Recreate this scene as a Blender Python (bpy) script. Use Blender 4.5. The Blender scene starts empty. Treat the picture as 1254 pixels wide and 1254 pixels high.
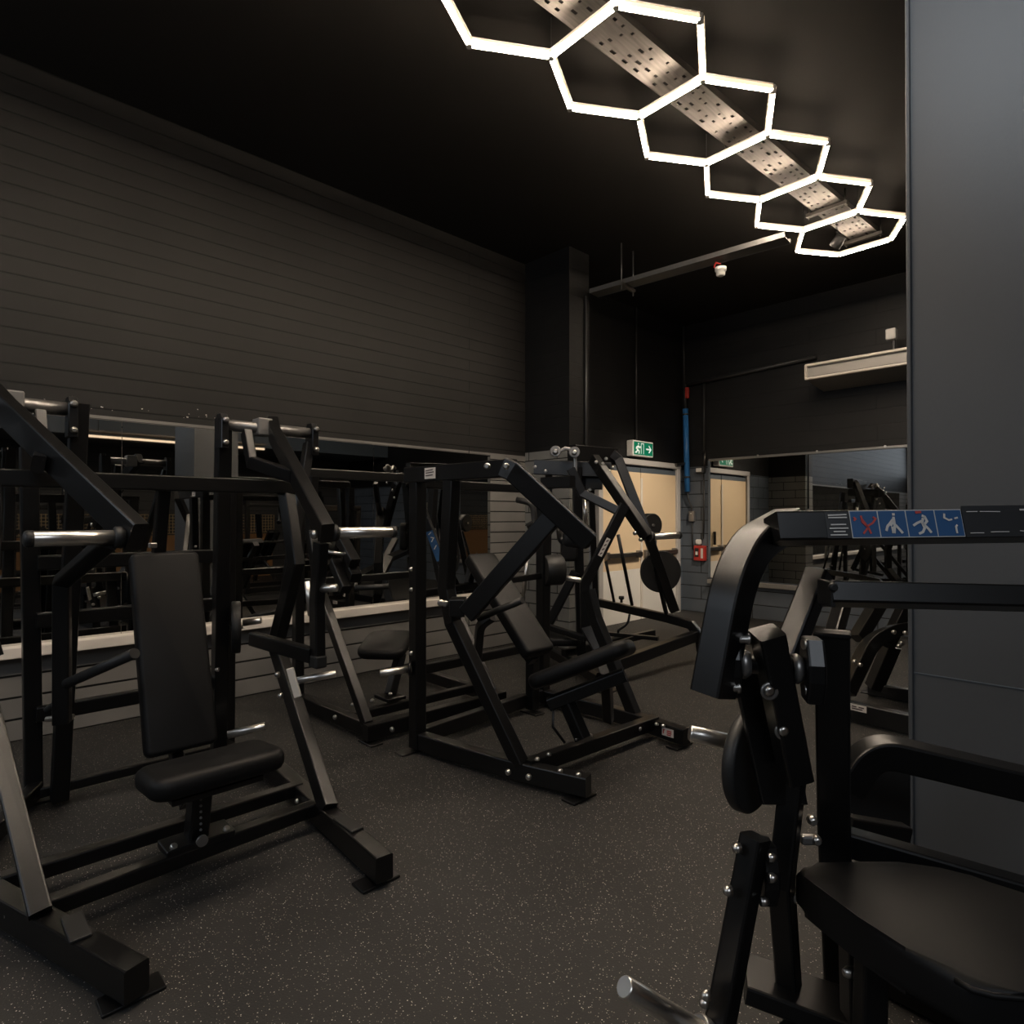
import bpy, bmesh, math, random
from mathutils import Vector, Matrix
random.seed(7)
S = bpy.context.scene
COL = S.collection
V = Vector
# ------------------------------------------------------------------ camera, world, lights, exposure
F_PX = 760.0
YAW = math.radians(46.0)
PITCH = 0.008
CAM = V((0, 0, 1.45))
cd = bpy.data.cameras.new('camera')
cd.sensor_fit = 'HORIZONTAL'
cd.sensor_width = 36.0
cd.lens = 36.0 * F_PX / 1254.0
cd.clip_start = 0.02
cam = bpy.data.objects.new('camera', cd)
COL.objects.link(cam)
cam.location = CAM
cam.rotation_euler = (math.radians(90) + PITCH, 0, YAW)
S.camera = cam
FW = V((-math.sin(YAW) * math.cos(PITCH), math.cos(YAW) * math.cos(PITCH), math.sin(PITCH)))
RT = V((math.cos(YAW), math.sin(YAW), 0))
UP = RT.cross(FW)


def at(px, py, **k):
    """3-D point seen at a photo pixel, at a given distance (d) or on a plane x/y/z."""
    d = FW + RT * ((px - 627) / F_PX) - UP * ((py - 627) / F_PX)
    if 'd' in k:
        t = k['d']
    else:
        a, v = list(k.items())[0]
        i = 'xyz'.index(a)
        t = (v - CAM[i]) / d[i]
    return CAM + d * t


S.view_settings.view_transform = 'Standard'
S.view_settings.look = 'None'
S.view_settings.gamma = 1.0
S.view_settings.use_curve_mapping = False
S.view_settings.exposure = 0.0
LAMP = 105.0          # strength of the warm hexagon tubes
w = bpy.data.worlds.new('world')
w.use_nodes = True
w.node_tree.nodes['Background'].inputs['Color'].default_value = (0.5, 0.6, 0.75, 1)
w.node_tree.nodes['Background'].inputs['Strength'].default_value = 0.02
S.world = w


def area(name, loc, rot, sx, sy, power, color):
    l = bpy.data.lights.new(name, 'AREA')
    l.shape = 'RECTANGLE'
    l.size = sx
    l.size_y = sy
    l.energy = power
    l.color = color
    o = bpy.data.objects.new(name, l)
    COL.objects.link(o)
    o.location = loc
    o.rotation_euler = rot
    return o


# cool fill standing in for daylight, added behind the camera with an unseen window
area('window_fill_light', (-2.8, -4.05, 3.4), (math.radians(84), 0, 0), 4.4, 1.5, 55, (0.80, 0.89, 1.0))

# warm spot added to brighten the double door; its tray-end body is invented
ds = bpy.data.lights.new('door_fill_spot', 'SPOT')
ds.energy = 420
ds.color = (1.0, 0.86, 0.70)
ds.spot_size = math.radians(44)
ds.spot_blend = 0.9
ds.shadow_soft_size = 0.04
dso = bpy.data.objects.new('door_fill_spot', ds)
COL.objects.link(dso)
dso.location = (-2.22, 6.62, 4.14)
dso.rotation_euler = (V((-5.1, 7.55, 1.1)) - V(dso.location)).to_track_quat('-Z', 'Y').to_euler()

# cool unseen overhead light, added for the sheen on the sticker beam
area('beam_fill_panel', (3.1, -1.6, 4.39), (0, 0, 0), 3.0, 3.0, 115, (0.86, 0.92, 1.0))

# cool unseen spot under the ceiling, added to brighten the upper pillar
sl = bpy.data.lights.new('pillar_fill_spot', 'SPOT')
sl.energy = 190
sl.color = (0.86, 0.93, 1.0)
sl.spot_size = math.radians(62)
sl.spot_blend = 1.0
sl.shadow_soft_size = 0.08
so = bpy.data.objects.new('pillar_fill_spot', sl)
COL.objects.link(so)
so.location = (-0.7, 0.5, 4.25)
so.rotation_euler = (V((0.05, 2.9, 3.7)) - V(so.location)).to_track_quat('-Z', 'Y').to_euler()

# ------------------------------------------------------------------ materials
def mat(name, color, rough=0.5, metal=0.0, spec=0.5, emit=None, estr=0.0, coat=0.0):
    m = bpy.data.materials.new(name)
    m.use_nodes = True
    b = m.node_tree.nodes['Principled BSDF']
    b.inputs['Base Color'].default_value = (*color, 1)
    b.inputs['Roughness'].default_value = rough
    b.inputs['Metallic'].default_value = metal
    b.inputs['Specular IOR Level'].default_value = spec
    if coat:
        b.inputs['Coat Weight'].default_value = coat
        b.inputs['Coat Roughness'].default_value = 0.25
    if emit:
        b.inputs['Emission Color'].default_value = (*emit, 1)
        b.inputs['Emission Strength'].default_value = estr
    return m


class NT:
    def __init__(self, m):
        self.t = m.node_tree
        self.b = self.t.nodes['Principled BSDF']

    def n(self, kind, **props):
        x = self.t.nodes.new(kind)
        for k, v in props.items():
            setattr(x, k, v)
        return x

    def l(self, a, b):
        self.t.links.new(a, b)

    def math(self, op, a, b=None):
        x = self.n('ShaderNodeMath', operation=op)
        for i, s in enumerate((a, b)):
            if s is None:
                continue
            if isinstance(s, (int, float)):
                x.inputs[i].default_value = s
            else:
                self.l(s, x.inputs[i])
        return x.outputs[0]

    def mix(self, f, a, b):
        x = self.n('ShaderNodeMix', data_type='RGBA')
        self.l(f, x.inputs[0])
        for i, s in ((6, a), (7, b)):
            if isinstance(s, tuple):
                x.inputs[i].default_value = (*s, 1)
            else:
                self.l(s, x.inputs[i])
        return x.outputs[2]


M = {}
M['steel'] = mat('black_powder_coat', (0.0035, 0.0035, 0.0037), 0.34, 0, 0.5)
t = NT(M['steel'])
nz = t.n('ShaderNodeTexNoise')
nz.inputs['Scale'].default_value = 900
nz.inputs['Detail'].default_value = 1
bp = t.n('ShaderNodeBump')
bp.inputs['Strength'].default_value = 0.06
bp.inputs['Distance'].default_value = 0.001
t.l(nz.outputs[0], bp.inputs['Height'])
t.l(bp.outputs[0], t.b.inputs['Normal'])
M['vinyl'] = mat('black_vinyl', (0.0055, 0.0055, 0.0058), 0.5, 0, 0.24)
t = NT(M['vinyl'])
nz = t.n('ShaderNodeTexNoise')
nz.inputs['Scale'].default_value = 420
nz.inputs['Detail'].default_value = 3
bp = t.n('ShaderNodeBump')
bp.inputs['Strength'].default_value = 0.12
bp.inputs['Distance'].default_value = 0.002
t.l(nz.outputs[0], bp.inputs['Height'])
t.l(bp.outputs[0], t.b.inputs['Normal'])
M['rubber'] = mat('black_rubber', (0.012, 0.012, 0.012), 0.55)
M['plate'] = mat('black_iron_plate', (0.012, 0.012, 0.012), 0.5)
M['chrome'] = mat('brushed_chrome', (0.9, 0.86, 0.81), 0.31, 1.0)
M['bolt'] = mat('zinc_bolt', (0.65, 0.62, 0.58), 0.3, 1.0)
M['galv'] = mat('galvanised_steel', (0.42, 0.40, 0.37), 0.42, 1.0)
t = NT(M['galv'])
nz = t.n('ShaderNodeTexNoise')
nz.inputs['Scale'].default_value = 30
nz.inputs['Detail'].default_value = 6
cr = t.n('ShaderNodeValToRGB')
cr.color_ramp.elements[0].color = (0.08, 0.076, 0.07, 1)
cr.color_ramp.elements[1].color = (0.26, 0.24, 0.22, 1)
t.l(nz.outputs[0], cr.inputs[0])
t.l(cr.outputs[0], t.b.inputs['Base Color'])
M['dark_galv'] = mat('dull_steel', (0.16, 0.155, 0.15), 0.45, 0.7)
M['tube'] = mat('warm_light_tube', (1, 0.9, 0.8), 0.5, 0, 0.3, (1.0, 0.83, 0.65), LAMP)
M['opal'] = mat('opal_side', (0.8, 0.75, 0.7), 0.5, 0, 0.3, (1.0, 0.72, 0.46), 1.25)
M['housing'] = mat('white_lamp_housing', (0.75, 0.7, 0.65), 0.5)
M['conduit'] = mat('black_conduit', (0.03, 0.03, 0.03), 0.45)
M['white'] = mat('white_plastic', (0.72, 0.70, 0.66), 0.45)
M['cream'] = mat('cream_metal', (0.70, 0.64, 0.56), 0.4)
M['slot'] = mat('louvre_grey', (0.36, 0.34, 0.31), 0.5)
M['under'] = mat('ac_underside', (0.16, 0.155, 0.15), 0.5)
M['blue'] = mat('blue_pipe_paint', (0.04, 0.19, 0.48), 0.35)
M['red'] = mat('red_call_point', (0.42, 0.03, 0.022), 0.4)
M['label'] = mat('white_sticker', (0.62, 0.58, 0.54), 0.5)
M['label_dark'] = mat('dark_sticker', (0.02, 0.021, 0.023), 0.4)
M['label_blue'] = mat('blue_sticker', (0.02, 0.085, 0.22), 0.4)
M['ink_white'] = mat('white_print', (0.6, 0.58, 0.55), 0.5)
M['ink_red'] = mat('red_print', (0.5, 0.06, 0.05), 0.5)
M['ink_dark'] = mat('dark_print', (0.05, 0.03, 0.03), 0.5)
M['sign'] = mat('green_sign', (0.0, 0.13, 0.07), 0.4, 0, 0.4, (0.0, 0.13, 0.07), 0.5)
M['sign_white'] = mat('sign_white', (0.75, 0.8, 0.75), 0.4, 0, 0.4, (0.7, 0.8, 0.74), 0.35)
M['door'] = mat('beige_door', (0.74, 0.57, 0.37), 0.45)
M['kick'] = mat('pale_kick_panel', (0.78, 0.75, 0.69), 0.4)
M['frame'] = mat('door_frame_grey', (0.46, 0.44, 0.42), 0.45)
M['frame_top'] = mat('blue_grey_panel', (0.09, 0.11, 0.13), 0.45)
M['ledge'] = mat('pale_ledge', (0.78, 0.72, 0.65), 0.5)
M['ledge2'] = mat('grey_ledge', (0.20, 0.19, 0.175), 0.5)
M['mirror'] = mat('mirror_glass', (0.66, 0.66, 0.64), 0.015, 1.0)
M['mirror_edge'] = mat('mirror_trim', (0.30, 0.29, 0.27), 0.4, 0.7)
M['wood'] = mat('warm_plywood', (0.30, 0.15, 0.055), 0.5)
M['mesh'] = mat('tan_wire', (0.5, 0.36, 0.2), 0.5)
M['grey_metal'] = mat('grey_metal', (0.30, 0.29, 0.28), 0.35, 0.8)
M['leather_light'] = mat('grey_bracket', (0.16, 0.155, 0.15), 0.45)


def wall_mat(name, axis, low, high, split, course, brick, zlow=0.0, kz=1.0, groove=1.0):
    """painted block wall: grey dado below 'split', near-black above, with horizontal courses"""
    m = mat(name, high, 0.55, 0, 0.35)
    t = NT(m)
    g = t.n('ShaderNodeNewGeometry')
    s = t.n('ShaderNodeSeparateXYZ')
    t.l(g.outputs['Position'], s.inputs[0])
    z = s.outputs[2]
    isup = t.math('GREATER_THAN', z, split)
    c = t.n('ShaderNodeCombineXYZ')
    t.l(s.outputs[axis], c.inputs[0])
    t.l(t.math('MULTIPLY', z, t.math('ADD', 1.0, t.math('MULTIPLY', t.math('LESS_THAN', z, zlow), kz - 1.0))), c.inputs[1])
    nw = t.n('ShaderNodeTexNoise')
    nw.inputs['Scale'].default_value = 1.4
    t.l(c.outputs[0], nw.inputs['Vector'])
    br = t.n('ShaderNodeTexBrick')
    br.offset = 0.5
    br.inputs['Scale'].default_value = 1.0
    br.inputs['Mortar Size'].default_value = 0.0065
    br.inputs['Mortar Smooth'].default_value = 0.3
    br.inputs['Brick Width'].default_value = brick
    br.inputs['Row Height'].default_value = course
    t.l(c.outputs[0], br.inputs['Vector'])
    n2 = t.n('ShaderNodeTexNoise')
    n2.inputs['Scale'].default_value = 26
    n2.inputs['Detail'].default_value = 5
    t.l(c.outputs[0], n2.inputs['Vector'])
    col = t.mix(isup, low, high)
    dk = t.n('ShaderNodeMix', data_type='RGBA', blend_type='MULTIPLY')
    dk.inputs[0].default_value = 0.55
    t.l(col, dk.inputs[6])
    cr = t.n('ShaderNodeValToRGB')
    cr.color_ramp.elements[0].position = 0.3
    cr.color_ramp.elements[0].color = (0.55, 0.55, 0.55, 1)
    cr.color_ramp.elements[1].position = 0.7
    cr.color_ramp.elements[1].color = (1.25, 1.25, 1.25, 1)
    t.l(nw.outputs[0], cr.inputs[0])
    t.l(cr.outputs[0], dk.inputs[7])
    fac = t.math('MULTIPLY', br.outputs['Fac'], t.math('ADD', 1.0, t.math('MULTIPLY', isup, groove - 1.0)))
    fin = t.mix(fac, dk.outputs[2], (0.001, 0.001, 0.001))
    t.l(fin, t.b.inputs['Base Color'])
    h = t.math('SUBTRACT', t.math('MULTIPLY', n2.outputs[0], 0.12), fac)
    bp = t.n('ShaderNodeBump')
    bp.inputs['Strength'].default_value = 0.6
    bp.inputs['Distance'].default_value = 0.006
    t.l(h, bp.inputs['Height'])
    t.l(bp.outputs[0], t.b.inputs['Normal'])
    return m


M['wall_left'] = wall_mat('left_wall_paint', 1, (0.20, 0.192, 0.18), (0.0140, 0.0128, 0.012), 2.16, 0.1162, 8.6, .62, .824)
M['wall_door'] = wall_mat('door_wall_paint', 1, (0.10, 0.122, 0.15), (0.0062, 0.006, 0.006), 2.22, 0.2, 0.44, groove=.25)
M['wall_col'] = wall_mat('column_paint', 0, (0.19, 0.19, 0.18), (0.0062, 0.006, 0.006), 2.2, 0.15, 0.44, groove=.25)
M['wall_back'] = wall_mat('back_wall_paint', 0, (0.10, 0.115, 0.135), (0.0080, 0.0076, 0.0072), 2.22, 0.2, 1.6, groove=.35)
M['wall_dark'] = wall_mat('far_wall_paint', 0, (0.05, 0.05, 0.05), (0.03, 0.03, 0.03), 2.2, 0.2, 0.5)
M['ceiling'] = mat('black_ceiling', (0.018, 0.016, 0.014), 0.8, 0, 0.2)

M['pillar'] = mat('grey_plaster', (0.07, 0.073, 0.077), 0.5, 0, 0.4)
t = NT(M['pillar'])
nz = t.n('ShaderNodeTexNoise')
nz.inputs['Scale'].default_value = 140
nz.inputs['Detail'].default_value = 3
bp = t.n('ShaderNodeBump')
bp.inputs['Strength'].default_value = 0.18
bp.inputs['Distance'].default_value = 0.003
t.l(nz.outputs[0], bp.inputs['Height'])
t.l(bp.outputs[0], t.b.inputs['Normal'])

M['floor'] = mat('speckled_rubber_floor', (0.03, 0.028, 0.026), 0.62, 0, 0.35)
t = NT(M['floor'])
g = t.n('ShaderNodeNewGeometry')
vo = t.n('ShaderNodeTexVoronoi')
vo.inputs['Scale'].default_value = 132
t.l(g.outputs['Position'], vo.inputs['Vector'])
sp = t.n('ShaderNodeSeparateColor')
t.l(vo.outputs['Color'], sp.inputs[0])
size = t.math('MULTIPLY', sp.outputs[1], 0.24)
near = t.math('LESS_THAN', vo.outputs['Distance'], t.math('ADD', size, 0.05))
pick = t.math('GREATER_THAN', sp.outputs[0], 0.26)
speck = t.math('MULTIPLY', near, pick)
n1 = t.n('ShaderNodeTexNoise')
n1.inputs['Scale'].default_value = 1.1
n1.inputs['Detail'].default_value = 4
t.l(g.outputs['Position'], n1.inputs['Vector'])
cr = t.n('ShaderNodeValToRGB')
cr.color_ramp.elements[0].position = 0.35
cr.color_ramp.elements[0].color = (0.019, 0.0183, 0.0176, 1)
cr.color_ramp.elements[1].position = 0.7
cr.color_ramp.elements[1].color = (0.034, 0.033, 0.0315, 1)
t.l(n1.outputs[0], cr.inputs[0])
spc = t.mix(sp.outputs[2], (0.16, 0.135, 0.11), (0.55, 0.50, 0.44))
t.l(t.mix(speck, cr.outputs[0], spc), t.b.inputs['Base Color'])
n3 = t.n('ShaderNodeTexNoise')
n3.inputs['Scale'].default_value = 160
n3.inputs['Detail'].default_value = 3
t.l(g.outputs['Position'], n3.inputs['Vector'])
bp = t.n('ShaderNodeBump')
bp.inputs['Strength'].default_value = 0.3
bp.inputs['Distance'].default_value = 0.004
t.l(n3.outputs[0], bp.inputs['Height'])
t.l(bp.outputs[0], t.b.inputs['Normal'])


# ------------------------------------------------------------------ mesh helpers
def frame_for(d, up=None):
    d = d.normalized()
    u = V(up) if up is not None else V((0, 0, 1))
    if abs(d.dot(u.normalized())) > 0.98:
        u = V((1, 0, 0)) if abs(d.x) < 0.9 else V((0, 1, 0))
    side = d.cross(u).normalized()
    u = side.cross(d).normalized()
    return side, u


def sweep(bm, path, prof, up=None, cap=True, smooth=False, closed=False):
    """sweep a closed 2-D profile (side, up) along a polyline with mitred corners"""
    P = [V(p) for p in path]
    n = len(P)
    rings = []
    side = None
    u = None
    for i, p in enumerate(P):
        if i == 0:
            tdir = (P[1] - P[0]).normalized()
            din = tdir
        elif i == n - 1:
            tdir = (P[-1] - P[-2]).normalized()
            din = tdir
        else:
            din = (P[i] - P[i - 1]).normalized()
            dout = (P[i + 1] - P[i]).normalized()
            tdir = (din + dout).normalized()
        if side is None:
            side, u = frame_for(tdir, up)
        else:
            u0 = u - tdir * u.dot(tdir)
            if u0.length < 1e-4:
                side, u = frame_for(tdir, up)
            else:
                u = u0.normalized()
                side = tdir.cross(u).normalized()
        cosh = max(0.35, tdir.dot(din))
        # stretch in bend plane
        if i not in (0, n - 1):
            bend = (dout - din)
            bend = bend - tdir * bend.dot(tdir)
            bd = bend.normalized() if bend.length > 1e-5 else None
        else:
            bd = None
        ring = []
        for (a, b) in prof:
            o = side * a + u * b
            if bd is not None:
                o = o + bd * (o.dot(bd) * (1 / cosh - 1))
            ring.append(bm.verts.new(p + o))
        rings.append(ring)
    k = len(prof)
    for i in range(n - 1):
        for j in range(k):
            f = bm.faces.new((rings[i][j], rings[i][(j + 1) % k], rings[i + 1][(j + 1) % k], rings[i + 1][j]))
            f.smooth = smooth
    if cap:
        bm.faces.new(rings[0][::-1])
        bm.faces.new(rings[-1])


def rprof(w, h, c=0.006, seg=2):
    c = min(c, w * 0.45, h * 0.45)
    pts = []
    for (sx, sy, a0) in ((1, 1, 0), (-1, 1, 90), (-1, -1, 180), (1, -1, 270)):
        cx, cy = sx * (w / 2 - c), sy * (h / 2 - c)
        for s in range(seg + 1):
            a = math.radians(a0 + 90 * s / seg)
            pts.append((cx + c * math.cos(a), cy + c * math.sin(a)))
    return pts


def cprof(r, n=20):
    return [(r * math.cos(2 * math.pi * i / n), r * math.sin(2 * math.pi * i / n)) for i in range(n)]


def arc(path, idx, r, n=6):
    """round the corner idx of a path with radius r"""
    P = [V(p) for p in path]
    a, b, c = P[idx - 1], P[idx], P[idx + 1]
    d1 = (a - b).normalized()
    d2 = (c - b).normalized()
    p1 = b + d1 * r
    p2 = b + d2 * r
    pts = []
    for i in range(n + 1):
        s = i / n
        pts.append((p1 * (1 - s) + b * s) * (1 - s) + (b * (1 - s) + p2 * s) * s)
    return P[:idx] + pts + P[idx + 1:]


class MB:
    def __init__(self):
        self.bm = bmesh.new()

    def tube(self, path, w=0.07, h=0.07, up=None, c=0.007):
        sweep(self.bm, path, rprof(w, h, c), up)
        return self

    def rod(self, path, r=0.02, n=20, up=None):
        sweep(self.bm, path, cprof(r, n), up, smooth=True)
        return self

    def lathe(self, p0, axis, prof, n=32):
        """prof: (distance along axis, radius) list"""
        axis = V(axis).normalized()
        s, u = frame_for(axis)
        rings = []
        for (a, r) in prof:
            rings.append([self.bm.verts.new(V(p0) + axis * a + (s * math.cos(2 * math.pi * i / n) + u * math.sin(2 * math.pi * i / n)) * max(r, 1e-4)) for i in range(n)])
        for i in range(len(rings) - 1):
            for j in range(n):
                f = self.bm.faces.new((rings[i][j], rings[i][(j + 1) % n], rings[i + 1][(j + 1) % n], rings[i + 1][j]))
                f.smooth = True
        self.bm.faces.new(rings[0][::-1])
        self.bm.faces.new(rings[-1])
        return self

    def box(self, c, sx, sy, sz, R=None, bev=0.0, seg=2):
        mtx = Matrix.Translation(V(c))
        if R is not None:
            mtx = mtx @ R.to_4x4()
        r = bmesh.ops.create_cube(self.bm, size=1.0, matrix=mtx @ Matrix.Diagonal((sx, sy, sz, 1)))
        if bev > 0:
            es = list({e for v in r['verts'] for e in v.link_edges})
            bmesh.ops.bevel(self.bm, geom=es, offset=bev, segments=seg, profile=0.5, affect='EDGES')
        return self

    def prism(self, pts, z0, z1, R=None, o=(0, 0, 0), bev=0.0, seg=3):
        R4 = R if R is not None else Matrix.Identity(3)
        o = V(o)
        lo = [self.bm.verts.new(o + R4 @ V((x, y, z0))) for x, y in pts]
        hi = [self.bm.verts.new(o + R4 @ V((x, y, z1))) for x, y in pts]
        n = len(pts)
        fs = [self.bm.faces.new(lo[::-1]), self.bm.faces.new(hi)]
        for i in range(n):
            fs.append(self.bm.faces.new((lo[i], lo[(i + 1) % n], hi[(i + 1) % n], hi[i])))
        if bev:
            es = list(set(fs[0].edges) | set(fs[1].edges))
            bmesh.ops.bevel(self.bm, geom=es, offset=bev, segments=seg, profile=0.5, affect='EDGES')
        return self

    def build(self, name, m, parent=None, smooth=False):
        bmesh.ops.recalc_face_normals(self.bm, faces=self.bm.faces)
        me = bpy.data.meshes.new(name)
        self.bm.to_mesh(me)
        self.bm.free()
        if smooth:
            me.shade_smooth()
            try:
                me.set_sharp_from_angle(angle=math.radians(40 if smooth is True else smooth))
            except Exception:
                pass
        me.materials.append(m)
        o = bpy.data.objects.new(name, me)
        COL.objects.link(o)
        if parent is not None:
            o.parent = parent
            root = parent.parent or parent          # parts sit at their thing's origin
            me.transform(Matrix.Translation(-root.location))
        return o


def thing(name, label, cat, loc=(0, 0, 0), group=None):
    o = bpy.data.objects.new(name, None)
    COL.objects.link(o)
    o.location = loc
    o['label'] = label
    o['category'] = cat
    if group:
        o['group'] = group
    return o


def tag(o, label, cat, group=None):
    o['label'] = label
    o['category'] = cat
    if group:
        o['group'] = group
    return o


def struct(o):
    o['kind'] = 'structure'
    return o


def T(name, root, path, w=0.07, h=0.07, up=None, m='steel', c=0.007):
    return MB().tube(path, w, h, up, c).build(name, M[m], root, 15 if len(path) > 6 else False)


def BAR(name, root, path, r=0.02, m='chrome'):
    return MB().rod(path, r).build(name, M[m], root)


def BOLT(root, p, axis, r=0.013, l=0.016):
    return MB().lathe(p, axis, [(0, r), (l * .6, r), (l, r * .55)], 10).build('bolt', M['bolt'], root)


def BOLTS(root, pts, axis, r=0.012, l=0.014):
    for p in pts:
        BOLT(root, p, axis, r, l)


def HORN(root, p, axis, length, r=0.025, name='weight_horn', collar=True):
    """chrome weight horn with black collar and end cap"""
    axis = V(axis).normalized()
    h = MB().lathe(p, axis, [(0, r), (length - .004, r), (length, r * .9)], 24).build(name, M['chrome'], root)
    if collar:
        MB().lathe(V(p) - axis * .03, axis, [(0, r * 1.5), (0.028, r * 1.5), (0.034, r * 1.2)], 24).build('horn_collar', M['rubber'], h)
        MB().lathe(V(p) + axis * (length - .012), axis, [(0, r * 1.08), (0.018, r * 1.12), (0.026, r * .9), (.03, r * .5)], 24).build('horn_cap', M['rubber'], h)
    return h


def DISC(root, p, axis, r, th, name='counterweight', hub=True):
    axis = V(axis).normalized()
    b = min(.006, th * .25)
    o = MB().lathe(V(p) - axis * th / 2, axis, [(0, r - b), (b, r), (th - b, r), (th, r - b)], 56).build(name, M['plate'], root)
    if hub:
        MB().lathe(V(p) - axis * (th / 2 + .012), axis, [(0, .014), (th + .024, .014)], 14).build('hub', M['bolt'], o)
    return o


def FOOT(root, p, along, w=0.16, d=0.09):
    along = V(along).normalized()
    a = math.atan2(along.y, along.x)
    return MB().box(V((p[0], p[1], 0.006)), d, w, 0.012, Matrix.Rotation(a, 3, 'Z'), .003, 1).build('foot_plate', M['steel'], root)


def PAD(name, root, c, R, w, l, th, bev=0.028, m='vinyl', taper=1.0, corner=0.05):
    """upholstered pad: rounded outline in its own plane (local x = width, y = length, z = thickness)"""
    pts = []
    for (sx, sy, a0) in ((1, 1, 0), (-1, 1, 90), (-1, -1, 180), (1, -1, 270)):
        ww = w / 2 * (taper if sy > 0 else 1.0)
        cx, cy = sx * (ww - corner), sy * (l / 2 - corner)
        for s in range(5):
            a = math.radians(a0 + 90 * s / 4)
            pts.append((cx + corner * math.cos(a), cy + corner * math.sin(a)))
    o = MB().prism(pts, -th / 2, th / 2, R, c, min(bev, th * .48), 4).build(name, M[m], root, True)
    return o


def axes(xa, ya):
    x = V(xa).normalized()
    z = x.cross(V(ya)).normalized()
    y = z.cross(x).normalized()
    return Matrix((x, y, z)).transposed()


LAST = [None]


def DECAL(name, root, o, u, v, w, h, m, off=0.002, th=0.0012):
    """thin sticker centred at o, u/v in-plane axes, normal u x v"""
    R = axes(u, v)
    n = R.col[2]
    d = MB().box(V(o) + n * off, w, h, th, R).build(name, M[m] if isinstance(m, str) else m, root)
    LAST[0] = d
    return d


def STROKES(name, root, o, u, v, polys, width, m, off=0.004):
    """printed line drawing: polylines in (u, v) metres"""
    R = axes(u, v)
    n = R.col[2]
    mb = MB()
    for poly in polys:
        pts = [V(o) + R.col[0] * a + R.col[1] * b + n * off for a, b in poly]
        if len(pts) > 1:
            sweep(mb.bm, pts, [(width / 2, .0004), (-width / 2, .0004), (-width / 2, -.0004), (width / 2, -.0004)], n)
    par = LAST[0] if LAST[0] is not None and LAST[0].parent == root else root
    return mb.build(name, M[m], par)          # the print is a sub-part of its sticker


def copy_tree(o, parent=None):
    c = o.copy()
    COL.objects.link(c)
    if parent is not None:
        c.parent = parent
    for ch in list(o.children):
        copy_tree(ch, c)
    return c


# ------------------------------------------------------------------ the room
XL, YB, ZC = -5.12, 8.64, 4.42
XR, YF = 5.2, -4.2


def slab(name, lo, hi, m):
    c = [(a + b) / 2 for a, b in zip(lo, hi)]
    return struct(MB().box(c, *[b - a for a, b in zip(lo, hi)]).build(name, M[m]))


slab('floor', (XL - .2, YF - .2, -.1), (XR + .2, YB + .2, 0), 'floor')
slab('ceiling', (XL - .2, YF - .2, ZC), (XR + .2, YB + .2, ZC + .1), 'ceiling')
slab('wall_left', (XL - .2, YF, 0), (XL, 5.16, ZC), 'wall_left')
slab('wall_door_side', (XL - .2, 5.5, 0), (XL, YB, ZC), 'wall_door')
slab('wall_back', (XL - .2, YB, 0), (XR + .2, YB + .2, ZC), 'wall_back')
slab('wall_right', (XR, YF, 0), (XR + .2, YB, ZC), 'wall_dark')
slab('wall_front', (XL - .2, YF - .2, 0), (XR + .2, YF, ZC), 'wall_dark')
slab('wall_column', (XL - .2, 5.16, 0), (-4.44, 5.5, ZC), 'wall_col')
# big plastered pillar on the right with its metal corner bead and a joint
pil = slab('wall_pillar', (-.69, 2.9, 0), (.25, 3.5, ZC), 'pillar')
struct(MB().tube([(-.686, 2.896, 0), (-.686, 2.896, ZC - .001)], .016, .016, (1, 0, 0), .004).build('trim_1', M['pillar']))
struct(MB().box((-.22, 2.8985, .825), .93, .004, .004).build('trim_2', M['frame_top']))

# paint chips along the top of the left mirror
mb = MB()
for i in range(46):
    y = random.choice([random.gauss(.62, .12), random.gauss(1.75, .2), random.gauss(1.0, .5)])
    z = 2.19 + abs(random.gauss(0, .035))
    r = random.uniform(.002, .007)
    mb.box((XL + .0012, y, z), .002, r * random.uniform(.8, 2.4), r, Matrix.Rotation(random.uniform(-.6, .6), 3, 'X'))
ch = mb.build('paint_chips', M['label'])
tag(ch, 'pale chips in the dark paint just above the left mirror', 'paint chips')
ch['kind'] = 'stuff'

# left mirror (thing with panes), ledge under it
lm = thing('wall_mirror', 'long mirror on the dark left wall behind the row of machines', 'mirror', (XL, 2, .62))
for (y0, y1) in ((-3.2, -1.078), (-1.074, 1.068), (1.072, 3.118), (3.122, 4.6)):
    MB().box((XL + .006, (y0 + y1) / 2, 1.375), .008, y1 - y0, 1.51).build('mirror_pane', M['mirror'], lm)
MB().tube([(XL + .012, -3.2, 2.135), (XL + .012, 4.6, 2.135)], .006, .006).build('top_trim', M['conduit'], lm)
tr = MB().box((XL + .05, .7, .585), .10, 7.8, .07, None, .006).build('trim_3', M['ledge'])
struct(tr)
# back mirror
bmr = thing('wall_mirror', 'wide mirror on the back wall to the left of the grey pillar', 'mirror', (-3, YB, .5))
MB().box((-2.15, YB - .006, 1.415), 5.0, .008, 1.75).build('mirror_pane', M['mirror'], bmr)
MB().tube([(-4.66, YB - .014, 2.305), (.35, YB - .014, 2.305)], .03, .035).build('top_trim', M['mirror_edge'], bmr)
MB().tube([(-4.66, YB - .014, .54), (-4.66, YB - .014, 2.30)], .03, .03, (1, 0, 0)).build('side_trim', M['frame_top'], bmr)
for x in (-3.9, -3.1, -2.3):
    MB().lathe((x, YB - .03, 2.32), (0, -1, 0), [(0, .014), (.01, .014)], 12).build('clip', M['bolt'], bmr)
struct(MB().box((-2.15, YB - .05, .49), 5.0, .10, .06, None, .005).build('trim_4', M['ledge2']))

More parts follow.
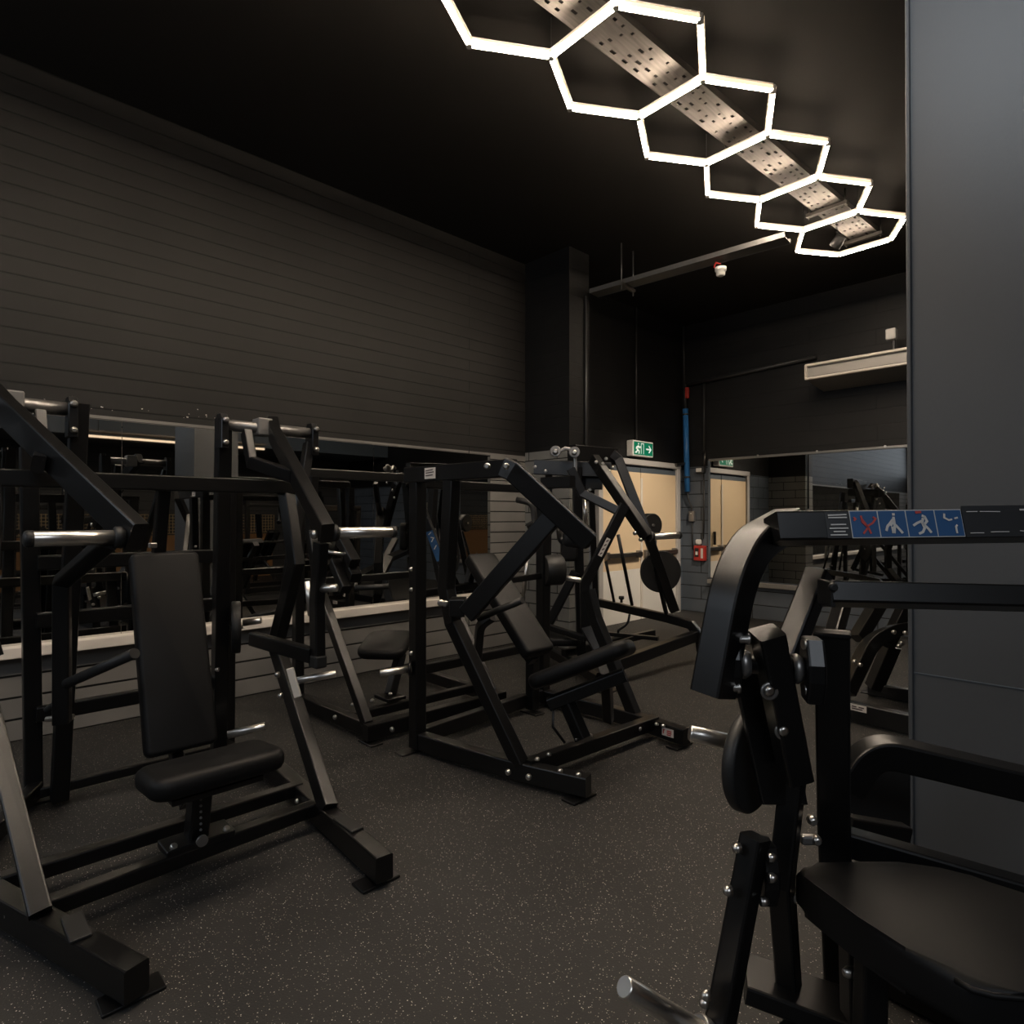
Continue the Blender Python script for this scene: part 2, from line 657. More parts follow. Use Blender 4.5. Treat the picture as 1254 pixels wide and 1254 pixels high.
# ------------------------------------------------------------------ double door on the door wall
XD = XL + .03
dr = struct(thing('door_1', '', '', (XL, 7.55, 0)))
del dr['label'], dr['category']
FRM = 2.2
for y in (6.50, 8.42):
    MB().tube([(XL + .03, y, 0), (XL + .03, y, FRM)], .09, .09, (1, 0, 0)).build('door_frame', M['frame'], dr)
MB().tube([(XL + .03, 6.45, FRM + .02), (XL + .03, 8.47, FRM + .02)], .09, .08).build('door_frame', M['frame'], dr)
for (y0, y1) in ((6.55, 7.44), (7.46, 8.37)):
    yc = (y0 + y1) / 2
    leaf = MB().box((XL + .022, yc, 1.4), .045, y1 - y0, 1.36, None, .003, 1).build('door_leaf', M['door'], dr)
    MB().box((XL + .022, yc, .36), .046, y1 - y0, .72, None, .003, 1).build('kick_panel', M['kick'], dr)
    MB().box((XL + .022, yc, 2.115), .04, y1 - y0, .07, None, .003, 1).build('top_rail', M['frame_top'], dr)
    MB().tube([(XL + .10, y0 + .06, .93), (XL + .10, y1 - .06, .93)], .05, .06).build('push_bar', M['galv'], dr)
    for yy in (y0 + .08, y1 - .08):
        MB().box((XL + .065, yy, .93), .08, .06, .10, None, .008).build('push_bar_bracket', M['grey_metal'], dr)
MB().box((XL + .055, 7.45, 1.05), .02, .04, 1.9, None, .004, 1).build('meeting_strip', M['cream'], dr)
MB().box((XL + .08, 7.75, 1.1), .05, .03, .22, None, .01).build('door_handle', M['rubber'], dr)
MB().tube([(XL + .09, 8.3, 2.24), (XL + .09, 8.53, 2.27)], .04, .04).build('door_closer', M['galv'], dr)

# ------------------------------------------------------------------ exit sign, pipes, boxes
sg = thing('exit_sign', 'green and white emergency exit sign above the beige door', 'sign', (XL, 7.4, 2.3))
y0, y1, z0, z1 = 7.16, 7.66, 2.30, 2.52
MB().box((XL + .06, (y0 + y1) / 2, (z0 + z1) / 2), .11, y1 - y0, z1 - z0, None, .012).build('sign_box', M['white'], sg)
xf = XL + .116
DECAL('sign_face', sg, (xf, (y0 + y1) / 2, (z0 + z1) / 2), (0, 1, 0), (0, 0, 1), y1 - y0 - .04, z1 - z0 - .04, 'sign', .001)
o0 = (xf, (y0 + y1) / 2, (z0 + z1) / 2)
STROKES('running_figure', sg, o0, (0, 1, 0), (0, 0, 1), [
    [(-.135, .062), (-.115, .062)], [(-.13, .04), (-.15, -.02)], [(-.13, .03), (-.09, .01), (-.075, .03)], [(-.13, .03), (-.175, .01), (-.18, -.015)],
    [(-.15, -.02), (-.11, -.04), (-.115, -.075)], [(-.15, -.02), (-.17, -.055), (-.205, -.06)]], .022, 'sign_white')
STROKES('door_symbol', sg, o0, (0, 1, 0), (0, 0, 1), [[(-.06, -.075), (-.06, .07), (.0, .07), (.0, -.075)]], .012, 'sign_white')
STROKES('arrow', sg, o0, (0, 1, 0), (0, 0, 1), [[(.06, 0), (.18, 0)], [(.13, .05), (.18, 0), (.13, -.05)]], .022, 'sign_white')


def pipe(name, label, path, r, m='conduit', cat='conduit'):
    o = MB().rod(path, r, 14).build(name, M[m])
    return tag(o, label, cat)


pipe('conduit', 'thin black conduit dropping from the ceiling to the exit sign', [(XL + .03, 7.36, 2.53), (XL + .03, 7.36, ZC)], .014)
pipe('conduit', 'thin black conduit running down the dark column from the branch tray', [(-4.42, 5.42, 1.6), (-4.42, 5.42, 3.93)], .014)
pipe('conduit', 'black cable dropping from the ceiling to the blue pipe', [(-5.06, 8.60, 3.5), (-5.08, 8.62, ZC)], .016)
pb = thing('pipe', 'blue vertical pipe in the corner beside the beige door', 'pipe', (-5.02, 8.58, 1.8))
MB().rod([(-5.0, 8.585, 1.84), (-5.03, 8.585, 3.12)], .042, 20).build('pipe_body', M['blue'], pb)
for z in (2.05, 3.02):
    MB().lathe((-5.005 - (z - 1.8) * .02, 8.585, z), (0, 0, 1), [(0, .055), (.025, .055)], 20).build('clamp', M['galv'], pb)
MB().rod([(-5.03, 8.585, 3.12), (-5.05, 8.6, 3.5)], .025, 12).build('upper_stub', M['conduit'], pb)
MB().box((-4.99, 8.57, 3.36), .05, .05, .17, None, .008).build('valve_tag', M['red'], pb)
MB().rod([(-5.0, 8.585, 1.84), (-4.99, 8.585, 1.74), (-4.94, 8.61, 1.6), (-4.94, 8.61, 1.52)], .012, 10).build('cable_tail', M['conduit'], pb)
so = thing('socket', 'grey electrical box on the wall below the blue pipe', 'socket', (-4.94, 8.6, 1.42))
MB().box((-4.94, 8.615, 1.46), .10, .05, .16, None, .01).build('socket_box', M['grey_metal'], so)
BOLT(so, (-4.94, 8.59, 1.5), (0, -1, 0), .012)
MB().rod([(-4.94, 8.62, 1.38), (-4.93, 8.62, .95)], .010, 8).build('cable', M['conduit'], so)
cp = thing('fire_call_point', 'small red call point low on the wall below the grey box', 'alarm', (-4.81, 8.6, .8))
MB().box((-4.80, 8.61, .90), .19, .06, .23, None, .012).build('call_point_box', M['red'], cp)
MB().box((-4.84, 8.577, .91), .06, .01, .13).build('label_panel', M['rubber'], cp)
MB().box((-4.838, 8.573, .90), .035, .008, .05).build('push_glass', M['white'], cp)
MB().box((-4.755, 8.577, .90), .035, .008, .15).build('label_panel', M['label'], cp)
MB().box((-4.82, 8.60, 1.07), .08, .07, .08, None, .02).build('sounder', M['white'], cp)
cb = thing('door_release', 'white sensor box with a hanging cable beside the back mirror', 'sensor', (-4.78, 8.6, 2.1))
MB().box((-4.78, 8.6, 2.16), .13, .08, .10, None, .015).build('sensor_box', M['conduit'], cb)
MB().box((-4.79, 8.556, 2.16), .09, .012, .055, None, .004).build('sensor_face', M['white'], cb)
MB().rod([(-4.73, 8.62, 2.2), (-4.73, 8.62, 2.45)], .018, 10).build('fitting', M['galv'], cb)
MB().rod([(-4.74, 8.61, 2.1), (-4.73, 8.61, 1.6), (-4.75, 8.61, 1.12)], .013, 10).build('hanging_cable', M['conduit'], cb)
pipe('conduit', 'black conduit along the back wall towards the air conditioner', [(-5.0, 8.60, 3.49), (-3.1, 8.60, 3.57)], .03)
pipe('conduit', 'black conduit dropping down the back wall to the sensor box', [(-4.73, 8.61, 2.45), (-4.73, 8.61, 3.5)], .016)

# ------------------------------------------------------------------ air conditioner, sensor on it
ac = thing('air_conditioner', 'cream air conditioner mounted high on the back wall beside the pillar', 'air conditioner', (-2.2, 8.3, 3.1))
x0, x1 = -3.02, -1.2
pr = [(8.02, 3.34), (8.62, 3.36), (8.62, 3.10), (8.0, 3.165)]
mb = MB()
for x in (x0, x1):
    pass
sweep(mb.bm, [(x0, 0, 0), (x1, 0, 0)], [(-p[0], p[1]) for p in pr], (0, 0, 1))
mb.build('casing', M['under'], ac)
MB().box(((x0 + x1) / 2, 8.005, 3.335), x1 - x0, .05, .035, None, .012).build('top_lip', M['cream'], ac)
MB().box(((x0 + x1) / 2, 7.995, 3.168), x1 - x0, .05, .03, None, .01).build('bottom_lip', M['cream'], ac)
MB().box((x0 + .012, 8.0, 3.25), .03, .05, .19, None, .012).build('end_lip', M['cream'], ac)
MB().box(((x0 + x1) / 2, 8.008, 3.245), x1 - x0 - .06, .016, .10).build('louvre', M['slot'], ac)
sn = thing('floodlight', 'small white floodlight standing above the air conditioner', 'floodlight', (-2.14, 8.3, 3.4))
MB().box((-2.14, 8.28, 3.60), .11, .10, .13, None, .015).build('lamp_head', M['white'], sn)
MB().tube([(-2.12, 8.3, 3.36), (-2.12, 8.3, 3.54)], .03, .03).build('bracket', M['conduit'], sn)

# ------------------------------------------------------------------ hexagon ceiling light
hx0 = V((-2.231, 2.703, 4.183))
hd = V((.0459, .9989, 0))
hn = V((.9989, -.0459, 0))
hs = .49
hl = thing('hexagon_light', 'chain of glowing white hexagon tube lights under the black ceiling', 'ceiling light', hx0)


def hp(k, side, pt=0):
    """k-th shared edge (pt=0) or the outer vertex of the k-th cell (pt=1)"""
    if pt == 0:
        return hx0 + hd * (k * hs * 3 ** .5) + hn * (side * hs / 2)
    return hx0 + hd * ((k - .5) * hs * 3 ** .5) + hn * (side * hs)


def light_tube(a, b):
    d = (b - a).normalized()
    a2, b2 = a + d * .012, b - d * .012
    # opal strip facing down, faintly glowing opal sides and a closed back above it
    MB().tube([a2 + V((0, 0, -.004)), b2 + V((0, 0, -.004))], .028, .006, None, .002).build('light_tube', M['tube'], hl)
    hb = MB()
    hb.tube([a2 + V((0, 0, .014)), b2 + V((0, 0, .014))], .030, .028, None, .004)
    hb.build('tube_side', M['opal'], hl)
    MB().tube([a2 + V((0, 0, .031)), b2 + V((0, 0, .031))], .044, .005, None, .001).build('tube_housing', M['housing'], hl)


KMIN, KMAX = -4, 5
for k in range(KMIN, KMAX + 1):
    light_tube(hp(k, -1), hp(k, 1))
    for s in (-1, 1):
        MB().lathe(hp(k, s) + V((0, 0, -.014)), (0, 0, 1), [(0, .018), (.045, .018)], 12).build('connector', M['housing'], hl)
for k in range(KMIN + 1, KMAX + 1):
    for s in (-1, 1):
        light_tube(hp(k - 1, s), hp(k, s, 1))
        light_tube(hp(k, s, 1), hp(k, s))
        MB().lathe(hp(k, s, 1) + V((0, 0, -.014)), (0, 0, 1), [(0, .018), (.045, .018)], 12).build('connector', M['housing'], hl)
for k in (-2, 0, 2, 4):
    for s in (-1, 1):
        MB().rod([hp(k, s) + V((0, 0, .03)), hp(k, s) + V((0, 0, ZC - 4.183))], .002, 6).build('suspension_wire', M['conduit'], hl)

# perforated cable tray above it (holes are real openings cut as dark slots)
ct = thing('cable_tray', 'perforated steel cable tray running above the hexagon lights', 'cable tray', (-2.2, 3, 4.3))
zt = 4.31
tw = .25
ya, yb = -1.2, 6.95


def trp(y, off=0.0, dz=0.0):
    p = hx0 + hd * ((y - hx0.y) / hd.y) + hn * off
    return V((p.x, p.y, zt + dz))


mb = MB()
y = ya
bm_ = mb.bm
# the tray bed: strips with gaps so that slots are real holes
cols = [(-.125, -.095), (-.075, -.045), (-.025, .025), (.045, .075), (.095, .125)]
gaps = [(-.095, -.075), (-.045, -.025), (.025, .045), (.075, .095)]
for a, b in cols:
    mb.box(trp((ya + yb) / 2, (a + b) / 2), b - a, yb - ya, .003, Matrix.Rotation(-.0459, 3, 'Z'))
random.seed(3)
for gi, (a, b) in enumerate(gaps):
    yy = ya
    k = 0
    while yy < yb - .05:
        L = random.choice([.05, .07, .16])
        L = min(L, yb - yy)
        mb.box(trp(yy + L / 2, (a + b) / 2), b - a, L, .003, Matrix.Rotation(-.0459, 3, 'Z'))
        yy += L + random.choice([.018, .03, .045])
for s in (-1, 1):
    mb.box(trp((ya + yb) / 2, s * .125, .022), .004, yb - ya, .05, Matrix.Rotation(-.0459, 3, 'Z'))
mb.build('tray_bed', M['galv'], ct)
for yy in (2.15, 4.55, 6.05, 6.95):
    MB().tube([trp(yy, -.19, -.022), trp(yy, .17, -.022)], .042, .036, None, .003).build('support_channel', M['galv'], ct)
    for s in (-.17, .15):
        MB().rod([trp(yy, s, -.06), trp(yy, s, ZC - zt)], .006, 8).build('threaded_rod', M['galv'], ct)
MB().box(trp(2.0, .0, -.006), .22, .42, .006, Matrix.Rotation(-.0459, 3, 'Z')).build('splice_plate', M['galv'], ct)

dl = thing('added_spotlight', 'small black body of the added door spotlight at the far end of the cable tray', 'spotlight', (-2.15, 6.6, 4.2))  # invented housing for the spot added to brighten the door
da = (V((-5.1, 7.55, 1.1)) - V((-2.22, 6.62, 4.14))).normalized()
MB().lathe(V((-2.22, 6.62, 4.14)) - da * .13, da, [(0, .03), (.01, .05), (.115, .055)], 20).build('lamp_body', M['conduit'], dl)
MB().rod([V((-2.22, 6.62, 4.14)) - da * .10, V((-2.19, 6.62, 4.30))], .01, 8).build('bracket', M['conduit'], dl)

c2 = thing('cable_tray', 'dark branch cable tray crossing towards the column', 'cable tray', (-3.4, 5.7, 4.0))
p0, p1 = V((-4.42, 5.56, 3.975)), V((-2.34, 5.80, 4.01))
dd = (p1 - p0).normalized()
nn = V((-dd.y, dd.x, 0)).normalized()
mb = MB()
mb.tube([p0, p1], .18, .003, None, .001)
for s in (-1, 1):
    mb.tube([p0 + nn * s * .09 + V((0, 0, .02)), p1 + nn * s * .09 + V((0, 0, .02))], .004, .05, None, .001)
mb.build('tray_bed', M['dark_galv'], c2)
hp0 = p0 + dd * .43
MB().tube([hp0 - nn * .15 + V((0, 0, -.02)), hp0 + nn * .15 + V((0, 0, -.02))], .04, .03, None, .003).build('support_channel', M['galv'], c2)
for s in (-.13, .13):
    MB().rod([hp0 + nn * s + V((0, 0, -.08)), hp0 + nn * s + V((0, 0, .42))], .008, 8).build('threaded_rod', M['dark_galv'], c2)
sd = thing('smoke_detector', 'small white smoke detector hanging from the branch cable tray', 'smoke detector', (-2.96, 5.72, 3.85))
ps = V((-2.96, 5.72, 3.825))
MB().lathe(ps, (0, 0, 1), [(0, .025), (.01, .042), (.05, .045), (.052, .055), (.085, .055)], 24).build('detector_body', M['white'], sd)
MB().rod([ps + V((-.03, 0, .08)), ps + V((-.07, 0, .11)), ps + V((-.05, 0, .15)), ps + V((.0, 0, .12))], .007, 8).build('red_wire', M['red'], sd)

# ================================================================== MACHINE A : press machine at the left front
A = thing('chest_press_machine', 'black plate-loaded press machine at far left with tall narrow back pad', 'gym machine', (-2.9, .9, 0))
YC = .9
for sgn, yb0, yb1 in ((1, 1.335, 1.42), (-1, .485, .09)):
    rail = T('base_rail', A, [(-2.10, yb0, .075), (-3.30, yb1, .075)], .075, .10)
    FOOT(A, (-2.16, yb0, 0), (1, 0, 0), .17, .09)
    FOOT(A, (-3.2, yb1, 0), (1, 0, 0), .17, .09)
    MB().box((-2.42, (yb0 * .75 + yb1 * .25), .13), .16, .06, .012, None, .003, 1).build('rail_cap', M['rubber'], A)
    BOLTS(A, [(-2.75, yb0 - .037 * 1 + (yb1 - yb0) * .5 - .004, .08), (-2.88, yb0 - .037 + (yb1 - yb0) * .6 - .004, .08)], (0, -1, 0))
lg = [(-2.62, 1.37, .12), (-3.50, 1.50, .72), (-3.24, 1.50, 1.20), (-3.38, 1.50, 1.62)]
T('front_upright', A, lg, .065, .075, (1, 0, 0))
lg2 = [(-2.59, .315, .12), (-3.40, .20, .85), (-3.24, .22, 1.20), (-3.38, .24, 1.62)]
T('front_upright', A, lg2, .065, .085, (1, 0, 0))
T('top_crossbar', A, [(-3.36, .17, 1.615), (-3.36, 1.58, 1.615)], .07, .075)
T('base_crossbar', A, [(-2.67, .32, .10), (-2.72, 1.36, .10)], .06, .06)
T('base_crossbar', A, [(-2.97, .24, .10), (-2.97, 1.40, .10)], .06, .06)
# rear frame
T('rear_post', A, [(-3.62, 1.25, 2.0), (-3.83, 1.30, .03)], .075, .075, (1, 0, 0))
T('rear_post', A, [(-3.62, .58, 2.0), (-3.84, .54, .03)], .075, .075, (1, 0, 0))
T('rear_post', A, [(-3.95, .42, 1.80), (-3.97, .45, .03)], .075, .075, (1, 0, 0))
T('rear_post', A, [(-3.96, 1.40, 1.60), (-3.97, 1.40, .03)], .07, .07, (1, 0, 0))
for z, x in ((.06, -3.92), (.46, -3.90), (.93, -3.90), (1.22, -3.88)):
    T('rear_crossbar', A, [(x, .45, z), (x, 1.36, z)], .05, .075 if z > .4 else .05)
T('base_rail', A, [(-3.90, 1.35, .07), (-3.25, 1.42, .07)], .06, .08)
T('base_rail', A, [(-3.95, .46, .07), (-3.25, .13, .07)], .06, .08)
FOOT(A, (-3.97, .45, 0), (1, 0, 0), .14, .12)
FOOT(A, (-3.85, 1.34, 0), (1, 0, 0), .14, .12)
# pivots with rods, clamps, end plates
for s in (1, -1):
    m_ = (lambda y: y) if s > 0 else (lambda y: 2 * YC - .02 - y)
    ya_, yb_ = m_(1.24), m_(1.75)
    MB().rod([(-3.60, ya_, 1.965), (-3.60, yb_, 1.965)], .032, 20).build('pivot_rod', M['grey_metal'], A)
    MB().box((-3.60, m_(1.46), 1.97), .10, .085, .10, None, .008).build('rod_clamp', M['leather_light'], A)
    for yy in (1.235, 1.765):
        MB().prism([(-.05, -.12), (.05, -.12), (.05, .04), (.02, .075), (-.03, .075), (-.05, .04)], -.02, .02, axes((1, 0, 0), (0, 0, 1)), (-3.60, m_(yy), 1.95), .004, 1).build('pivot_plate', M['steel'], A)
        BOLTS(A, [(-3.545, m_(yy), 1.985), (-3.545, m_(yy), 1.86)], (1, 0, 0), .016, .02)
    ye = 1.36 if s > 0 else .60
    T('pivot_strut', A, [(-3.61, m_(1.75), 1.90), (-3.47, m_(1.52), .85)], .055, .06, (1, 0, 0))
    arm = T('lever_arm', A, [(-3.62, m_(1.53), 2.0), (-3.5, m_(1.49), 1.92), (-2.62, ye, 1.375)], .06, .115 if s < 0 else .10, (0, 0, 1))
    T('link_arm', A, [(-3.58, m_(1.36), 1.93), (-3.50, m_(1.36), 1.755), (-3.1, m_(1.42), 1.66)], .045, .07, (0, 0, 1))
    HORN(A, (-2.66, ye + s * .065, 1.375), (0, s, 0), .31 if s > 0 else .25, .027)
    BOLTS(A, [(-2.67, ye - .034, 1.37)], (0, -1, 0), .022, .02)
# hand levers under the arms
T('hand_lever', A, [(-2.70, 1.37, 1.33), (-2.74, 1.37, 1.05), (-2.73, 1.37, .80)], .05, .07, (1, 0, 0))
MB().box((-2.73, 1.37, .775), .08, .06, .06, None, .01).build('lever_stop', M['rubber'], A)
BAR('lever_slide', A, [at(376, 712, d=2.94), at(380, 754, d=2.94)], .012, 'chrome')
HORN(A, at(391, 721, d=2.9), RT + V((0, 0, .06)), .085, .019, 'lever_peg', False)
T('hand_lever', A, [at(134, 662, d=2.28), at(76, 712, d=2.6), at(76, 885, d=2.62)], .06, .06, (1, 0, 0))
BAR('hand_grip', A, [at(82, 837, d=2.60), at(165, 800, d=2.42)], .021, 'rubber')
BAR('hand_grip', A, [at(57, 870, d=2.9), at(79, 854, d=2.9)], .016, 'rubber')
HORN(A, at(57, 881, d=3.0), RT + V((0, 0, .1)), .13, .014, 'storage_peg', False)
T('hand_lever', A, [at(310, 782, d=3.22), at(384, 803, d=2.92)], .05, .07, (0, 0, 1))
MB().box(at(360, 836, d=2.88), .012, .14, .035, axes(FW, V((0, 0, 1)) - RT * .28), .003, 1).build('wear_plate', M['cream'], A)
HORN(A, at(361, 834, d=2.95), RT * 1 + V((0, 0, .12)) + FW * .3, .19, .017, 'storage_peg', False)
HORN(A, at(279, 900, d=3.5), RT * 1 + V((0, 0, .17)) + FW * .3, .20, .022, 'storage_peg', False)
HORN(A, at(298, 763, d=3.6), RT * 1 + V((0, 0, .14)) + FW * .2, .10, .019, 'storage_peg', False)
DISC(A, at(289, 768, d=3.62), (.35, 1, 0), .15, .05)
BOLTS(A, [at(268, y, d=3.55) for y in (585, 700, 820, 925)], -RT, .012, .02)
BOLTS(A, [at(342, 826, d=3.1), at(346, 852, d=3.0)], -RT, .014, .022)
# pads
zc = V((.13, 0, .9)).normalized()
Rp = axes((0, 1, 0), V((-.30, 0, .90)))
PAD('back_pad', A, (-3.22, .885, .83), Rp, .30, .93, .075, .02, corner=.03)
T('pad_spine', A, [(-3.01, .89, .16), (-3.22, .89, .40), (-3.49, .89, 1.22), (-3.40, .89, 1.58)], .055, .06, (1, 0, 0))
MB().box(at(187, 668, d=2.95), .02, .035, .025, None, .004, 1).build('pad_bolt', M['bolt'], A)
Rs = axes((0, 1, 0), V((-.98, 0, -.10)))
PAD('seat_pad', A, (-2.60, .86, .455), Rs, .50, .31, .085, .034, corner=.07)
MB().box((-2.62, .86, .395), .22, .34, .025, None, .004, 1).build('seat_plate', M['steel'], A)
T('seat_post', A, [(-2.74, .84, .09), (-2.70, .85, .39)], .075, .085, (1, 0, 0))
MB().box((-2.73, .845, .135), .13, .26, .03, None, .004, 1).build('seat_bracket', M['steel'], A)
BOLTS(A, [(-2.69, .745, .15), (-2.69, .945, .15)], (1, 0, 1), .014, .016)
mb = MB()
for i in range(7):
    mb.lathe(V((-2.655 + .006 * i * 0, .835, .20 + i * .024)) + V((-.001, 0, 0)), (1, 0, 0), [(0, .005), (.004, .005)], 8)
mb.build('pin_holes', M['leather_light'], A)
MB().lathe((-2.66, .84, .155), (1, 0, 0), [(0, .022), (.012, .022)], 16).build('pivot_bolt', M['grey_metal'], A)

# ================================================================== MACHINE C : decline press in the middle
C = thing('decline_press_machine', 'black machine in the middle with slanted back pad and diagonal lever arm', 'gym machine', (-2.6, 2.9, 0))
nr = arc([(-3.20, 2.25, .075), (-2.50, 2.355, .075), (-2.02, 2.495, .075)], 1, .25)
fr = arc([(-3.28, 3.50, .075), (-2.62, 3.55, .075), (-2.04, 3.49, .075)], 1, .25)
T('base_rail', C, nr, .075, .10)
T('base_rail', C, fr, .075, .10)
for (p, s) in (((-2.07, 2.48), 1), ((-2.10, 3.50), 1), ((-3.20, 2.22), 1), ((-3.28, 3.50), 1)):
    FOOT(C, (p[0], p[1], 0), (1, 0, 0), .18, .09)
T('rear_post', C, [(-3.17, 2.25, .03), (-3.17, 2.25, 1.69)], .08, .08, (1, 0, 0))
T('rear_post', C, [(-3.28, 3.50, .03), (-3.28, 3.50, 1.69)], .08, .08, (1, 0, 0))
T('rear_crossbar', C, [(-3.18, 2.25, .09), (-3.28, 3.50, .09)], .07, .09)
T('rear_crossbar', C, [(-3.18, 2.25, .50), (-3.28, 3.50, .47)], .05, .06)
T('rear_crossbar', C, [(-3.18, 2.25, .97), (-3.28, 3.50, 1.0)], .035, .045)
T('front_crossbar', C, [(-2.36, 2.39, .10), (-2.30, 3.53, .10)], .07, .08)
T('top_beam', C, [(-3.25, 2.23, 1.71), (-2.32, 2.25, 1.705)], .06, .095)
T('top_beam', C, [(-3.28, 3.50, 1.71), (-2.98, 3.50, 1.71)], .06, .09)
T('rear_crossbar', C, [(-3.20, 2.25, 1.66), (-3.28, 3.50, 1.66)], .05, .06)
fu = [(-2.82, 2.24, 1.66), (-2.87, 2.24, 1.03), (-2.82, 2.25, .84), (-2.40, 2.38, .11)]
T('front_upright', C, fu, .07, .085, (1, 0, 0))
T('front_upright', C, [(-2.86, 3.53, .92), (-2.80, 3.54, .72), (-2.47, 3.54, .11)], .07, .08, (1, 0, 0))
la = [V((-2.38, 2.26, 1.715)), V((-2.31, 2.28, 1.68)), V((-2.02, 2.42, 1.36))]
la = [at(617, 572, d=3.22), at(628, 577, d=3.2), at(722, 664, d=3.15)]
T('lever_arm', C, la, .06, .105, (0, 0, 1))
T('lever_brace', C, [at(676, 634, d=3.22), at(572, 752, d=3.42)], .05, .105, (0, 0, 1))
MB().box(at(561, 743, d=3.5), .09, .10, .13, axes(RT, (0, 0, 1)), .008).build('pivot_box', M['steel'], C)
MB().lathe(at(690, 656, d=3.2), RT + V((0, 0, -.12)), [(0, .045), (.02, .055), (.12, .055), (.14, .045)], 24).build('roller', M['rubber'], C)
BAR('hand_grip', C, arc([at(684, 640, d=3.3), at(687, 664, d=3.28), at(700, 661, d=3.22)], 1, .03), .018, 'rubber')
BAR('hand_grip', C, arc([at(633, 612, d=4.4), at(652, 616, d=4.35), at(655, 640, d=4.35), at(645, 645, d=4.35)], 1, .05), .022, 'rubber')
BAR('hand_grip', C, [at(586, 757, d=3.75), at(640, 735, d=3.55)], .021, 'rubber')
T('grip_bracket', C, arc([at(603, 755, d=3.8), at(588, 765, d=3.85), at(584, 815, d=4.1)], 1, .05), .05, .055, (1, 0, 0))
# pads
pt, pbm = at(586, 681, d=4.2), at(661, 801, d=3.8)
axl = (pt - pbm).normalized()
Rp = axes((0, 1, 0) if axl.y == 0 else V((0, 1, 0)) - axl * axl.y, axl)
PAD('back_pad', C, (pt + pbm) / 2, Rp, .24, (pt - pbm).length, .08, .02, corner=.03)
nrm = Rp.col[2]
T('pad_spine', C, [pt - nrm * .08 + axl * .03, pbm - nrm * .08], .06, .06, (1, 0, 0))
pmb = at(652, 868, z=.03)
T('pad_mount', C, [V((pmb.x, pmb.y, .62)), pmb], .07, .08, (1, 0, 0))
FOOT(C, pmb, (0, 1, 0), .16, .10)
T('pad_mount', C, [pt - nrm * .09, V((-3.22, 2.7, 1.0))], .05, .05, (1, 0, 0))
sa, sb_ = at(664, 838, d=3.62), at(785, 792, d=3.45)
sdir = (sb_ - sa).normalized()
Rs = axes(sdir, V((-.85, .0, -.42)))
PAD('seat_pad', C, (sa + sb_) / 2 + V((-.06, 0, 0)), Rs, (sb_ - sa).length, .33, .085, .034, corner=.08)
T('seat_carriage', C, [at(672, 862, d=3.6), at(765, 826, d=3.55)], .07, .07)
T('seat_post', C, [at(690, 850, d=3.62), at(714, 905, d=3.52)], .07, .075, (1, 0, 0))
T('seat_post', C, [at(735, 830, d=3.62), at(743, 838, d=3.7), at(745, 882, d=3.85)], .05, .06, (1, 0, 0))
BAR('adjust_lever', C, [at(678, 862, d=3.6), at(677, 890, d=3.6), at(692, 910, d=3.55)], .008, 'steel')
HORN(C, at(504, 819, d=3.78), -RT + V((0, 0, -.08)) - FW * .25, .19, .022, 'storage_peg', False)
MB().lathe(at(504, 819, d=3.78), -RT, [(0, .045), (.012, .045)], 16).build('peg_plate', M['steel'], C)
DISC(C, at(676, 698, d=4.8), RT + FW * .35, .118, .15)
HORN(C, at(692, 707, d=4.75), RT + V((0, 0, -.2)), .12, .02, 'weight_horn', False)
BOLTS(C, [at(597, 571, d=3.1), at(620, 571, d=3.1)], -FW + RT * -.2, .017, .02)
BOLTS(C, [at(505, 697, d=3.75), at(505, 722, d=3.75), at(505, 800, d=3.75)], -RT, .013, .02)
BOLTS(C, [at(545, 739, d=3.48), at(540, 738, d=3.48)], -FW, .02, .02)
BOLTS(C, [at(623, 945, d=3.24), at(648, 951, d=3.18), at(783, 892, d=3.95)], (.3, -1, 0), .016, .02)
BOLTS(C, [at(658, 931, d=3.35), at(672, 925, d=3.4), at(707, 906, d=3.52), at(723, 902, d=3.58)], (0, 0, 1), .014, .016)
BOLTS(C, [at(686, 945, d=3.05), at(708, 950, d=3.02), at(804, 888, d=3.95), at(812, 890, d=3.95)], (0, 0, 1), .014, .016)
DECAL('sticker', C, at(527, 579.5, y=2.198), (1, 0, 0), (0, 0, 1), .105, .065, 'label', .003)
STROKES('sticker_print', C, at(527, 579.5, y=2.198), (1, 0, 0), (0, 0, 1), [[(-.042, .015), (.03, .02)], [(-.04, .002), (.04, .006)], [(-.04, -.014), (.03, -.011)]], .006, 'ink_dark', .005)
DECAL('warning_sticker', C, (-2.15, 3.451, .085), (1, -.02, 0), (0, 0, 1), .085, .05, 'label', .004)
STROKES('sticker_print', C, (-2.15, 3.45, .085), (1, -.02, 0), (0, 0, 1), [[(-.03, -.012), (-.03, .012), (-.018, .012)], [(-.005, .01), (.03, .01)], [(-.005, -.002), (.03, -.002)], [(-.005, -.014), (.025, -.014)]], .007, 'ink_red', .006)
tl = [at(516, 622, d=4.05), at(548, 706, d=4.0)]
T('side_guard', C, tl, .05, .10, FW)
ax_ = (tl[0] - tl[1]).normalized()
DECAL('instruction_sticker', C, (tl[0] * .45 + tl[1] * .55) - FW * .052, RT - ax_ * RT.dot(ax_), ax_, .046, .20, 'label_blue', .002)
STROKES('sticker_print', C, (tl[0] * .45 + tl[1] * .55) - FW * .052, RT - ax_ * RT.dot(ax_), ax_, [[(-.012, .08), (.01, .09)], [(-.01, .03), (.012, .05), (-.004, .06)], [(-.01, -.02), (.012, .0)]], .006, 'ink_white', .004)

